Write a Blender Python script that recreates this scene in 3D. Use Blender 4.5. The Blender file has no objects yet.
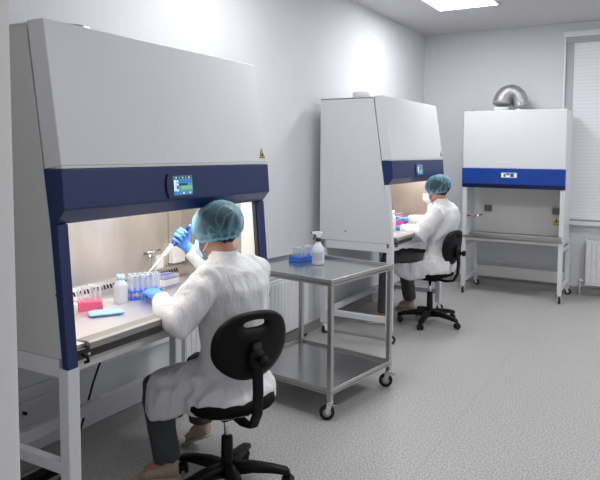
import bpy, bmesh, math, random
from mathutils import Vector, Matrix, noise
from mathutils.bvhtree import BVHTree
random.seed(4)
PI = math.pi
S = bpy.context.scene
COL = S.collection
V = Vector

# ------------------------------------------------------------------ materials
def s2l(c):
    return tuple(((v/12.92) if v <= .04045 else ((v+.055)/1.055)**2.4) for v in [q/255 for q in c]) + (1,)

def mat(name, rgb, rough=.5, metal=0, bump=0, bscale=50, var=0, vscale=6, spec=.5, coat=0, emit=0, alpha=1, trans=0, stretch=None, ior=1.45, bdist=.01):
    m = bpy.data.materials.new(name); m.use_nodes = True
    n = m.node_tree.nodes; l = m.node_tree.links
    b = n['Principled BSDF']
    col = s2l(rgb)
    b.inputs['Base Color'].default_value = col
    b.inputs['Roughness'].default_value = rough
    b.inputs['Metallic'].default_value = metal
    b.inputs['Specular IOR Level'].default_value = spec
    b.inputs['Coat Weight'].default_value = coat
    b.inputs['Alpha'].default_value = alpha
    b.inputs['Transmission Weight'].default_value = trans
    b.inputs['IOR'].default_value = ior
    if emit:
        b.inputs['Emission Color'].default_value = col
        b.inputs['Emission Strength'].default_value = emit
    tc = n.new('ShaderNodeTexCoord'); mp = n.new('ShaderNodeMapping')
    l.new(tc.outputs['Object'], mp.inputs['Vector'])
    if stretch: mp.inputs['Scale'].default_value = stretch
    if var:
        t = n.new('ShaderNodeTexNoise'); t.inputs['Scale'].default_value = vscale; t.inputs['Detail'].default_value = 5
        l.new(mp.outputs[0], t.inputs['Vector'])
        r = n.new('ShaderNodeValToRGB')
        r.color_ramp.elements[0].position = .3; r.color_ramp.elements[1].position = .7
        r.color_ramp.elements[0].color = tuple(v*(1-var) for v in col[:3]) + (1,)
        r.color_ramp.elements[1].color = tuple(min(1, v*(1+var)) for v in col[:3]) + (1,)
        l.new(t.outputs['Fac'], r.inputs['Fac']); l.new(r.outputs['Color'], b.inputs['Base Color'])
    if bump:
        t2 = n.new('ShaderNodeTexNoise'); t2.inputs['Scale'].default_value = bscale; t2.inputs['Detail'].default_value = 4
        l.new(mp.outputs[0], t2.inputs['Vector'])
        bp = n.new('ShaderNodeBump'); bp.inputs['Strength'].default_value = bump; bp.inputs['Distance'].default_value = bdist
        l.new(t2.outputs['Fac'], bp.inputs['Height']); l.new(bp.outputs[0], b.inputs['Normal'])
    return m

M = {}
M['wall'] = mat('painted_plaster', (214, 215, 218), .75, bump=.08, bscale=60, var=.02, vscale=2)
M['ceiling'] = mat('ceiling_paint', (200, 199, 200), .85, bump=.05, bscale=40)
M['skirt'] = mat('grey_skirting', (150, 149, 148), .5)
M['frame_white'] = mat('door_frame_paint', (240, 238, 238), .5)
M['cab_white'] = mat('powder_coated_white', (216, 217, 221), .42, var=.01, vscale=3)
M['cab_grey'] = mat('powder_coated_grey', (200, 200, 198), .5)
M['seam'] = mat('dark_seam', (60, 60, 60), .7)
M['blue'] = mat('navy_blue_paint', (18, 40, 92), .42, coat=.04)
M['blue3'] = mat('royal_blue_paint', (14, 62, 150), .32, coat=.2)
M['blue_dark'] = mat('deep_blue_paint', (14, 32, 84), .3, coat=.2)
M['steel'] = mat('brushed_steel', (196, 194, 191), .3, metal=1, bump=.1, bscale=60, stretch=(1, 30, 1), var=.04, vscale=20)
M['steel_in'] = mat('satin_steel_lining', (205, 198, 190), .34, metal=.7, bump=.45, bscale=3, var=.22, vscale=3.2, stretch=(1, 1, .5))  # blotchy tone puts smudged reflections into the steel colour
M['steel_side'] = mat('shaded_side_lining', (176, 168, 160), .4, metal=.6, bump=.3, bscale=3, var=.15, vscale=3)  # darker copy of the lining steel, far wall's shade put into the colour
M['edge'] = mat('satin_edge_steel', (150, 148, 146), .55, metal=.5)
M['worktop'] = mat('worktop_steel', (206, 204, 208), .3, metal=.6, bump=.05, bscale=30)
M['steel_dark'] = mat('dark_steel', (122, 118, 114), .38, metal=.9)  # plain darker steel for apron, lining joints and socket fronts
M['steel_tray'] = mat('trolley_steel', (188, 188, 187), .17, metal=.9, bump=.05, bscale=4, var=.03, vscale=3)
M['steel_leg'] = mat('trolley_leg_steel', (186, 185, 182), .3, metal=.9)
M['white_in'] = mat('white_lining', (224, 224, 222), .4)
M['tube'] = mat('lamp_tube_glow', (255, 250, 240), .4, emit=6)
M['panel_glow'] = mat('ceiling_panel_glow', (255, 255, 255), .5, emit=7)
M['black'] = mat('black_plastic', (9, 9, 10), .5, spec=.25)
M['blackfab'] = mat('black_upholstery', (12, 12, 13), .85, bump=.2, bscale=500, spec=.2)
M['rubber'] = mat('black_rubber', (26, 26, 27), .7)
M['chrome'] = mat('chrome', (215, 215, 215), .18, metal=1)
M['white_pl'] = mat('white_plastic', (226, 226, 226), .4)
M['hub'] = mat('grey_wheel_hub', (160, 160, 160), .4)
M['coat'] = mat('white_lab_cotton', (222, 222, 224), .85, bump=.7, bscale=5.5, stretch=(1.1, 1.1, .45), bdist=.1)
M['collar'] = mat('white_lab_cotton_collar', (228, 228, 229), .8, bump=.3, bscale=20)
M['trouser'] = mat('dark_grey_trouser', (74, 76, 80), .85, bump=.3, bscale=30)
M['trouser2'] = mat('charcoal_trouser', (80, 78, 78), .85, bump=.3, bscale=30)
M['shoe'] = mat('beige_shoe', (190, 168, 150), .7)
M['sole'] = mat('pale_sole', (200, 192, 182), .7)
M['skin'] = mat('skin', (186, 140, 118), .5)
M['hair'] = mat('dark_brown_hair', (34, 30, 29), .6, bump=.6, bscale=120, stretch=(1, 1, 8))
M['eye'] = mat('dark_eye', (30, 22, 18), .2)
M['glove'] = mat('blue_nitrile', (98, 152, 228), .42, bump=.3, bscale=60)
M['mask'] = mat('pale_blue_mask', (206, 222, 238), .8)
M['mask_white'] = mat('white_mask', (236, 238, 242), .8)
M['red_pl'] = mat('pink_red_plastic', (240, 104, 136), .35, trans=.1)
M['magenta'] = mat('magenta_plastic', (228, 70, 130), .35)
M['blue_pl'] = mat('bright_blue_plastic', (20, 96, 226), .35)
M['blue_pl2'] = mat('medium_blue_plastic', (44, 112, 200), .35, trans=.2)
M['bag'] = mat('light_blue_pack', (152, 194, 242), .4, var=.1, vscale=30)
M['lblue'] = mat('pale_blue_cap', (160, 198, 232), .4)
M['tubeclear'] = mat('clear_polypropylene', (225, 232, 240), .25, alpha=.42)
M['bottle'] = mat('translucent_bottle', (222, 228, 236), .3, alpha=.55)
M['spray'] = mat('milky_spray_bottle', (222, 226, 232), .35, alpha=.9)
M['navy_pl'] = mat('navy_trigger_plastic', (28, 36, 66), .4)
M['pip'] = mat('pipette_white', (232, 234, 238), .35)
M['pipblue'] = mat('pipette_blue', (38, 70, 140), .35)
M['tag'] = mat('faint_print_grey', (182, 188, 200), .6)
M['violet'] = mat('violet_print', (104, 100, 200), .5)
M['yellow'] = mat('warning_yellow', (214, 186, 40), .5)
M['dyellow'] = mat('muted_warning_yellow', (196, 180, 90), .5)
M['ink'] = mat('black_ink', (22, 22, 20), .6)
M['foil'] = mat('aluminium_foil_duct', (190, 190, 192), .42, metal=1, bump=.3, bscale=80)
M['foil_dark'] = mat('duct_inside', (60, 60, 62), .6, metal=.6)
M['socket_grey'] = mat('grey_socket', (134, 134, 134), .5)
M['radiator'] = mat('radiator_enamel', (224, 224, 226), .35)
M['slot'] = mat('dark_slot', (36, 34, 33), .8)
M['screen_white'] = mat('screen_white', (220, 235, 240), .3, emit=.5)
M['screen_blue'] = mat('screen_blue', (50, 120, 190), .3, emit=.45)
M['screen_green'] = mat('screen_green', (130, 190, 120), .3, emit=.45)
M['screen_navy'] = mat('screen_navy', (24, 50, 90), .3, emit=.3)
M['screen_teal'] = mat('screen_teal', (80, 160, 180), .3, emit=.4)
M['lcd'] = mat('pale_lcd', (168, 186, 208), .3, emit=.2)
M['lcdink'] = mat('lcd_ink', (60, 80, 120), .4)
M['window_frame'] = mat('window_metal', (232, 234, 238), .35)
M['reveal'] = mat('window_side_channel', (176, 178, 184), .5)

# bouffant cap: translucent non-woven fabric with gathered folds
def cap_mat():
    m = mat('bouffant_cap_fabric', (126, 176, 196), .8)
    n = m.node_tree.nodes; l = m.node_tree.links; b = n['Principled BSDF']
    tc = n.new('ShaderNodeTexCoord')
    outs = []
    for sc_, off in ((6.5, 0), (11, 4)):
        mp = n.new('ShaderNodeMapping'); mp.inputs['Location'].default_value = (off, off*2, 0); mp.inputs['Scale'].default_value = (1, 1, .55)
        ns = n.new('ShaderNodeTexNoise'); ns.inputs['Scale'].default_value = sc_; ns.inputs['Detail'].default_value = 1
        l.new(tc.outputs['Object'], mp.inputs['Vector']); l.new(mp.outputs[0], ns.inputs['Vector'])
        sb = n.new('ShaderNodeMath'); sb.operation = 'SUBTRACT'; sb.inputs[1].default_value = .5; l.new(ns.outputs['Fac'], sb.inputs[0])
        ab = n.new('ShaderNodeMath'); ab.operation = 'ABSOLUTE'; l.new(sb.outputs[0], ab.inputs[0])
        r = n.new('ShaderNodeValToRGB')
        r.color_ramp.elements[0].position = 0; r.color_ramp.elements[0].color = (.9, .9, .9, 1)
        r.color_ramp.elements[1].position = .03; r.color_ramp.elements[1].color = (0, 0, 0, 1)
        l.new(ab.outputs[0], r.inputs['Fac']); outs.append(r)
    r = n.new('ShaderNodeMath'); r.operation = 'MAXIMUM'
    l.new(outs[0].outputs['Color'], r.inputs[0]); l.new(outs[1].outputs['Color'], r.inputs[1])
    lw = n.new('ShaderNodeLayerWeight'); lw.inputs['Blend'].default_value = .32
    ad = n.new('ShaderNodeMath'); ad.operation = 'MULTIPLY_ADD'; ad.inputs[1].default_value = .34; ad.inputs[2].default_value = .17
    l.new(r.outputs[0], ad.inputs[0])
    a2 = n.new('ShaderNodeMath'); a2.operation = 'ADD'; a2.use_clamp = True
    l.new(ad.outputs[0], a2.inputs[0]); l.new(lw.outputs['Facing'], a2.inputs[1])
    l.new(a2.outputs[0], b.inputs['Alpha'])
    return m
M['cap'] = cap_mat()
M['cap_band'] = mat('bouffant_cap_band', (122, 182, 206), .8, alpha=.9)

def floor_mat():
    m = mat('speckled_vinyl', (150, 149, 147), .42)
    n = m.node_tree.nodes; l = m.node_tree.links; b = n['Principled BSDF']
    tc = n.new('ShaderNodeTexCoord')
    t = n.new('ShaderNodeTexNoise'); t.inputs['Scale'].default_value = 110; t.inputs['Detail'].default_value = 3
    l.new(tc.outputs['Object'], t.inputs['Vector'])
    r = n.new('ShaderNodeValToRGB'); e = r.color_ramp.elements
    e[0].position = .36; e[0].color = s2l((136, 135, 134)); e[1].position = .64; e[1].color = s2l((196, 195, 194))
    e2 = e.new(.5); e2.color = s2l((168, 167, 166))
    l.new(t.outputs['Fac'], r.inputs['Fac'])
    t3 = n.new('ShaderNodeTexNoise'); t3.inputs['Scale'].default_value = 1.4; t3.inputs['Detail'].default_value = 3
    l.new(tc.outputs['Object'], t3.inputs['Vector'])
    # welded seams every 1.6 m running down the room, one cross seam
    sx = n.new('ShaderNodeSeparateXYZ'); l.new(tc.outputs['Object'], sx.inputs[0])
    def line(out, at):
        a = n.new('ShaderNodeMath'); a.operation = 'SUBTRACT'; a.inputs[1].default_value = at; l.new(out, a.inputs[0])
        c = n.new('ShaderNodeMath'); c.operation = 'ABSOLUTE'; l.new(a.outputs[0], c.inputs[0])
        d = n.new('ShaderNodeMath'); d.operation = 'LESS_THAN'; d.inputs[1].default_value = .0035; l.new(c.outputs[0], d.inputs[0]); return d
    la = line(sx.outputs['X'], 1.68); lb = line(sx.outputs['Y'], 5.2)
    mxm = n.new('ShaderNodeMath'); mxm.operation = 'MAXIMUM'; l.new(la.outputs[0], mxm.inputs[0]); l.new(lb.outputs[0], mxm.inputs[1])
    sc = n.new('ShaderNodeMath'); sc.operation = 'MULTIPLY'; sc.inputs[1].default_value = .2; l.new(mxm.outputs[0], sc.inputs[0])
    mx = n.new('ShaderNodeMix'); mx.data_type = 'RGBA'; l.new(sc.outputs[0], mx.inputs[0])
    l.new(r.outputs['Color'], mx.inputs[6]); mx.inputs[7].default_value = s2l((110, 108, 106))
    l.new(mx.outputs[2], b.inputs['Base Color'])
    rr = n.new('ShaderNodeMapRange'); rr.inputs[3].default_value = .3; rr.inputs[4].default_value = .5
    l.new(t3.outputs['Fac'], rr.inputs[0]); l.new(rr.outputs[0], b.inputs['Roughness'])
    return m
M['floor'] = floor_mat()

def blind_mat():
    m = mat('pleated_blind_fabric', (214, 215, 222), .8, emit=.0)
    n = m.node_tree.nodes; l = m.node_tree.links; b = n['Principled BSDF']
    tc = n.new('ShaderNodeTexCoord'); w = n.new('ShaderNodeTexWave'); w.bands_direction = 'Z'
    w.inputs['Scale'].default_value = 8; w.inputs['Distortion'].default_value = 1.5; w.inputs['Detail'].default_value = 2
    l.new(tc.outputs['Object'], w.inputs['Vector'])
    r = n.new('ShaderNodeValToRGB'); r.color_ramp.elements[0].color = s2l((208, 209, 214)); r.color_ramp.elements[1].color = s2l((216, 217, 222))
    l.new(w.outputs['Fac'], r.inputs['Fac']); l.new(r.outputs['Color'], b.inputs['Base Color'])
    b.inputs['Emission Color'].default_value = (.85, .87, .93, 1); b.inputs['Emission Strength'].default_value = .12  # weak emission stands in for daylight behind the blind
    return m
M['blind'] = blind_mat()

# ------------------------------------------------------------------ mesh helpers
class MB:
    """one mesh: a bmesh with material slots"""
    def __init__(s): s.bm = bmesh.new(); s.m = []
    def mi(s, m):
        if m not in s.m: s.m.append(m)
        return s.m.index(m)
    def faces(s, vs, fs, m, smooth=False, T=None):
        i = s.mi(m); bv = [s.bm.verts.new((T @ V(v)) if T else V(v)) for v in vs]
        for f in fs:
            try:
                q = s.bm.faces.new([bv[k] for k in f]); q.material_index = i; q.smooth = smooth
            except ValueError: pass
        return s
    def box(s, lo, hi, m, T=None):
        x0, y0, z0 = lo; x1, y1, z1 = hi
        vs = [(x0,y0,z0),(x1,y0,z0),(x1,y1,z0),(x0,y1,z0),(x0,y0,z1),(x1,y0,z1),(x1,y1,z1),(x0,y1,z1)]
        fs = [(0,3,2,1),(4,5,6,7),(0,1,5,4),(1,2,6,5),(2,3,7,6),(3,0,4,7)]
        return s.faces(vs, fs, m, False, T)
    def prism(s, poly, a, b, m, axis='y', T=None, smooth=False):
        """poly = list of (p,q); axis y -> (p,t,q); axis x -> (t,p,q); axis z -> (p,q,t)"""
        n = len(poly)
        f = {'y': lambda p, q, t: (p, t, q), 'x': lambda p, q, t: (t, p, q), 'z': lambda p, q, t: (p, q, t)}[axis]
        vs = [f(p, q, a) for p, q in poly] + [f(p, q, b) for p, q in poly]
        fs = [tuple(range(n)), tuple(range(2*n-1, n-1, -1))] + [(i, n+i, n+(i+1) % n, (i+1) % n) for i in range(n)]
        return s.faces(vs, fs, m, smooth, T)
    def rings(s, rings, m, smooth=True, caps=True, T=None, closed=False):
        n = len(rings[0]); vs = [p for r in rings for p in r]; fs = []
        R = len(rings)
        for k in range(R if closed else R-1):
            for i in range(n):
                a = k*n; b = ((k+1) % R)*n
                fs.append((a+i, a+(i+1) % n, b+(i+1) % n, b+i))
        if caps and not closed:
            fs.append(tuple(range(n-1, -1, -1))); fs.append(tuple(range((R-1)*n, R*n)))
        return s.faces(vs, fs, m, smooth, T)
    def tube(s, pts, rad, m, seg=12, T=None, caps=True, smooth=True):
        pts = [V(p) for p in pts]; n = len(pts)
        if not isinstance(rad, (list, tuple)): rad = [rad]*n
        rings = []; up = None
        for i, p in enumerate(pts):
            d = (pts[min(i+1, n-1)] - pts[max(i-1, 0)]).normalized()
            if up is None:
                up = V((0, 0, 1)) if abs(d.z) < .9 else V((1, 0, 0))
            u = (up - d*up.dot(d)).normalized(); v = d.cross(u); up = u
            rings.append([p + (u*math.cos(2*PI*k/seg) + v*math.sin(2*PI*k/seg))*rad[i] for k in range(seg)])
        return s.rings(rings, m, smooth, caps, T)
    def lathe(s, prof, c, m, seg=24, T=None, smooth=True, caps=True):
        c = V(c)
        return s.rings([[c + V((r*math.cos(2*PI*k/seg), r*math.sin(2*PI*k/seg), z)) for k in range(seg)] for r, z in prof], m, smooth, caps, T)
    def ell(s, c, r, m, R=None, seg=24, rin=14):
        """ellipsoid, R = 3x3 orientation"""
        c = V(c); rings = []
        for j in range(1, rin):
            th = PI*j/rin
            rg = []
            for k in range(seg):
                a = 2*PI*k/seg
                q = V((math.sin(th)*math.cos(a)*r[0], math.sin(th)*math.sin(a)*r[1], -math.cos(th)*r[2]))
                rg.append(c + (R @ q if R else q))
            rings.append(rg)
        return s.rings(rings, m)
    def loft(s, secs, m, seg=24, p=1.0):
        """secs: (center, uvec, vvec) ellipse half axes"""
        rings = []
        for c, u, v in secs:
            c, u, v = V(c), V(u), V(v); rg = []
            for k in range(seg):
                a = 2*PI*k/seg; ca, sa = math.cos(a), math.sin(a)
                ca = math.copysign(abs(ca)**p, ca); sa = math.copysign(abs(sa)**p, sa)
                rg.append(c + u*ca + v*sa)
            rings.append(rg)
        return s.rings(rings, m)
    def mesh(s, name):
        bmesh.ops.recalc_face_normals(s.bm, faces=s.bm.faces)
        me = bpy.data.meshes.new(name); s.bm.to_mesh(me); s.bm.free()
        for m in s.m: me.materials.append(M[m])
        return me
    def build(s, name, parent=None, org=None, bevel=0, seg=2):
        me = s.mesh(name)
        if org is not None: me.transform(Matrix.Translation(-V(org)))
        o = bpy.data.objects.new(name, me); COL.objects.link(o)
        if parent is not None: o.parent = parent
        elif org is not None: o.location = org
        if bevel:
            b = o.modifiers.new('bevel', 'BEVEL'); b.width = bevel; b.segments = seg; b.limit_method = 'ANGLE'; b.angle_limit = math.radians(35)
            b.harden_normals = False
        return o

def thing(name, label, cat, loc=(0,0,0), rz=0, group=None):
    o = bpy.data.objects.new(name, None); COL.objects.link(o); o.location = loc; o.rotation_euler = (0, 0, rz)
    o.empty_display_size = .05
    return tag(o, label, cat, group)
def tag(o, label, cat, group=None):
    o['label'] = label; o['category'] = cat
    if group: o['group'] = group
    return o
def struct(o): o['kind'] = 'structure'; return o

def remesh(mb, name, parent, org, voxel=.01, smooth=6, wr=0, wscale=(9, 9, 4), mat_name=None):
    """fuse the closed pieces of mb into one continuous skin"""
    me = mb.mesh(name)
    o = bpy.data.objects.new(name, me); COL.objects.link(o)
    r = o.modifiers.new('r', 'REMESH'); r.mode = 'VOXEL'; r.voxel_size = voxel; r.use_smooth_shade = True
    if smooth:
        sm = o.modifiers.new('s', 'SMOOTH'); sm.iterations = smooth; sm.factor = .5
    dg = bpy.context.evaluated_depsgraph_get(); dg.update()
    me2 = bpy.data.meshes.new_from_object(o.evaluated_get(dg))
    o.modifiers.clear(); o.data = me2; bpy.data.meshes.remove(me); me2.name = name
    if wr:
        nor = [v.normal.copy() for v in me2.vertices]
        for v, nn in zip(me2.vertices, nor):
            c = v.co
            wv = noise.noise_vector(c*3.2)*.10; c = c + wv
            q = V((c.x*wscale[0], c.y*wscale[1], c.z*wscale[2])); c = v.co
            d = 1-2*abs(noise.noise(q + V((3, 1, 7)))) ; e = noise.noise(q*2.3 + V((1, 9, 2)))
            v.co = c + nn*(wr*(d-.6) + wr*.45*e)
    me2.materials.clear(); me2.materials.append(M[mat_name])
    for p in me2.polygons: p.use_smooth = True; p.material_index = 0
    me2.transform(Matrix.Translation(-V(org)))
    if parent is not None: o.parent = parent
    else: o.location = org
    return o

# ------------------------------------------------------------------ camera
cam = bpy.data.cameras.new('camera'); co = bpy.data.objects.new('camera', cam); COL.objects.link(co)
f, cx, cy = 632.7, 300, 195.5
yaw, pitch, roll = .5256, .0679, .0056
F0 = V((-math.sin(yaw), math.cos(yaw), 0)); Fw = F0*math.cos(pitch) - V((0, 0, 1))*math.sin(pitch)
R = V((math.cos(yaw), math.sin(yaw), 0)); U = R.cross(Fw)
R2 = R*math.cos(roll) + U*math.sin(roll); U2 = -R*math.sin(roll) + U*math.cos(roll)
co.matrix_world = Matrix(((R2.x, U2.x, -Fw.x, 2.712), (R2.y, U2.y, -Fw.y, 0), (R2.z, U2.z, -Fw.z, 1.6), (0, 0, 0, 1)))
cam.sensor_width = 36; cam.lens = f/600*36; cam.shift_y = -(240-cy)/600; cam.clip_start = .05
S.camera = co

# ------------------------------------------------------------------ room
YB, XR, H, YF = 7.8, 4.6, 3.075, -1.6
def plate(name, lo, hi, m): return struct(MB().box(lo, hi, m).build(name))
plate('floor', (-.1, YF, -.1), (XR, YB+.1, 0), 'floor')
plate('ceiling', (-.1, YF, H), (XR, YB+.1, H+.1), 'ceiling')
plate('wall_left', (-.12, YF, 0), (0, YB, H), 'wall')
plate('wall_right', (XR, YF, 0), (XR+.1, YB, H), 'wall')
plate('wall_rear', (-.1, YF-.1, 0), (XR+.1, YF, H), 'wall')
# back wall with window opening
wx0, wx1, wz0, wz1 = 1.648, 3.3, .84, 2.96
b = MB()
b.box((-.12, YB, 0), (wx0, YB+.12, H), 'wall'); b.box((wx1, YB, 0), (XR+.1, YB+.12, H), 'wall')
b.box((wx0, YB, 0), (wx1, YB+.12, wz0), 'wall'); b.box((wx0, YB, wz1), (wx1, YB+.12, H), 'wall')
struct(b.build('wall_back'))
b = MB()
b.box((wx0, YB+.02, wz0), (wx0+.1, YB+.06, wz1), 'reveal'); b.box((wx1-.1, YB+.02, wz0), (wx1, YB+.06, wz1), 'reveal')
b.box((wx0, YB-.015, wz0), (wx0+.018, YB+.02, wz1), 'window_frame')
b.box((wx0-.005, YB-.03, wz1-.045), (wx1, YB+.03, wz1+.015), 'window_frame')
b.box((wx0+.02, YB-.005, wz1-.11), (wx1, YB+.04, wz1-.045), 'reveal')
win = struct(b.build('window_1'))
MB().box((wx0+.1, YB+.03, wz0), (wx1-.1, YB+.045, wz1-.11), 'blind').build('blind', win)
b = MB(); b.box((wx0+.02, YB-.07, wz0-.045), (wx1+.04, YB+.06, wz0), 'white_pl'); b.build('window_sill', win, bevel=.006)
MB().box((wx0+.08, YB+.0, wz0+.015), (wx1-.08, YB+.03, wz0+.045), 'window_frame').build('blind_rail', win, bevel=.004)
b = MB(); b.box((0, YF, 0), (.012, YB, .085), 'skirt'); struct(b.build('baseboard_left'))
b = MB(); b.box((.012, YB-.012, 0), (XR, YB, .085), 'skirt'); struct(b.build('baseboard_back'))
# near wall whose end shows as the pale strip on the left edge
plate('wall_front', (0, .8, 0), (1.42, .92, H), 'frame_white')
b = MB(); b.box((1.42, .785, 0), (1.4385, .9, H), 'frame_white'); struct(b.build('trim_1'))
# cable duct on left wall under the first cabinet
b = MB(); b.box((0, 1.0, .40), (.02, 3.2, .43), 'wall'); struct(b.build('trim_2', bevel=.003))
# ceiling light panels (first is the visible one)
def ceiling_light(x0, x1, y0, y1, label):
    t = thing('ceiling_light', label, 'ceiling light', ((x0+x1)/2, (y0+y1)/2, H), 0, 'square ceiling light panels')
    w, d = (x1-x0)/2, (y1-y0)/2
    b = MB()
    for lo, hi in (((-w, -d, -.012), (w, -d+.02, 0)), ((-w, d-.02, -.012), (w, d, 0)), ((-w, -d, -.012), (-w+.02, d, 0)), ((w-.02, -d, -.012), (w, d, 0))):
        b.box(lo, hi, 'white_pl')
    b.build('frame', t)
    MB().box((-w+.02, -d+.02, -.009), (w-.02, d-.02, -.002), 'panel_glow').build('diffuser', t)
    return t
ceiling_light(.60, 1.225, 5.88, 6.49, 'square glowing light panel set in the ceiling')

def area(name, loc, rot, sx, sy, power, color=(1, 1, 1), spread=PI):
    l = bpy.data.lights.new(name, 'AREA'); l.shape = 'RECTANGLE'; l.size = sx; l.size_y = sy; l.energy = power; l.color = color; l.spread = spread
    o = bpy.data.objects.new(name, l); COL.objects.link(o); o.location = loc; o.rotation_euler = rot; return o
for x, y, p in ((.91, 6.18, 22), (.91, 3.3, 26), (3.1, 6.18, 27), (3.1, 3.3, 29), (3.1, .6, 6)):
    area('panel_lamp', (x, y, H-.02), (0, 0, 0), .6, .6, p*1.08, (.975, .985, 1))
area('unseen_window_fill', (XR-.03, 4.6, 1.9), (0, math.radians(90), 0), 1.6, 3.2, 9, (.93, .96, 1))  # soft fill added at the right, for an assumed window out of view
area('rear_fill', (3.3, -1.4, 1.9), (math.radians(90), 0, 0), 2.0, 1.8, 6.5, (1, .99, .98))  # fill lamp added behind the camera to brighten the near faces
w = bpy.data.worlds.new('world'); S.world = w; w.use_nodes = True
w.node_tree.nodes['Background'].inputs[0].default_value = (.8, .85, .95, 1); w.node_tree.nodes['Background'].inputs[1].default_value = .3

# ------------------------------------------------------------------ castors
def caster(parent, x, y, h=.1, ang=0, fork='chrome', r=.036, brake=False, hub='hub'):
    T = Matrix.Translation((x, y, 0)) @ Matrix.Rotation(ang, 4, 'Z')
    b = MB()
    b.lathe([(.02, h-.012), (.02, h)], (0, 0, 0), fork, 16, T)
    for s in (-1, 1):
        b.prism([(-.018, h-.012), (.02, h-.012), (.03, r+.004), (.022, r-.012), (.008, r-.006)], s*.017-.002, s*.017+.002, fork, 'y', T)
    b.box((-.02, -.019, h-.018), (.024, .019, h-.01), fork, T)
    if brake: b.box((-.045, -.014, h-.03), (-.015, .014, h-.022), fork, T)
    c = b.build('caster', parent, bevel=.0015)
    wh = MB(); cxx = .018
    def wl(rr, y0, y1, m):
        wh.rings([[V((cxx+a*math.cos(2*PI*k/24), yy, r+a*math.sin(2*PI*k/24))) for k in range(24)] for a, yy in ((rr-.004, y0), (rr, y0+.003), (rr, y1-.003), (rr-.004, y1))], m, True, True, T)
    wl(r, -.012, .012, 'rubber'); wl(r*.6, -.0135, .0135, hub)
    wh.build('wheel', c)
    return c

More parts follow.
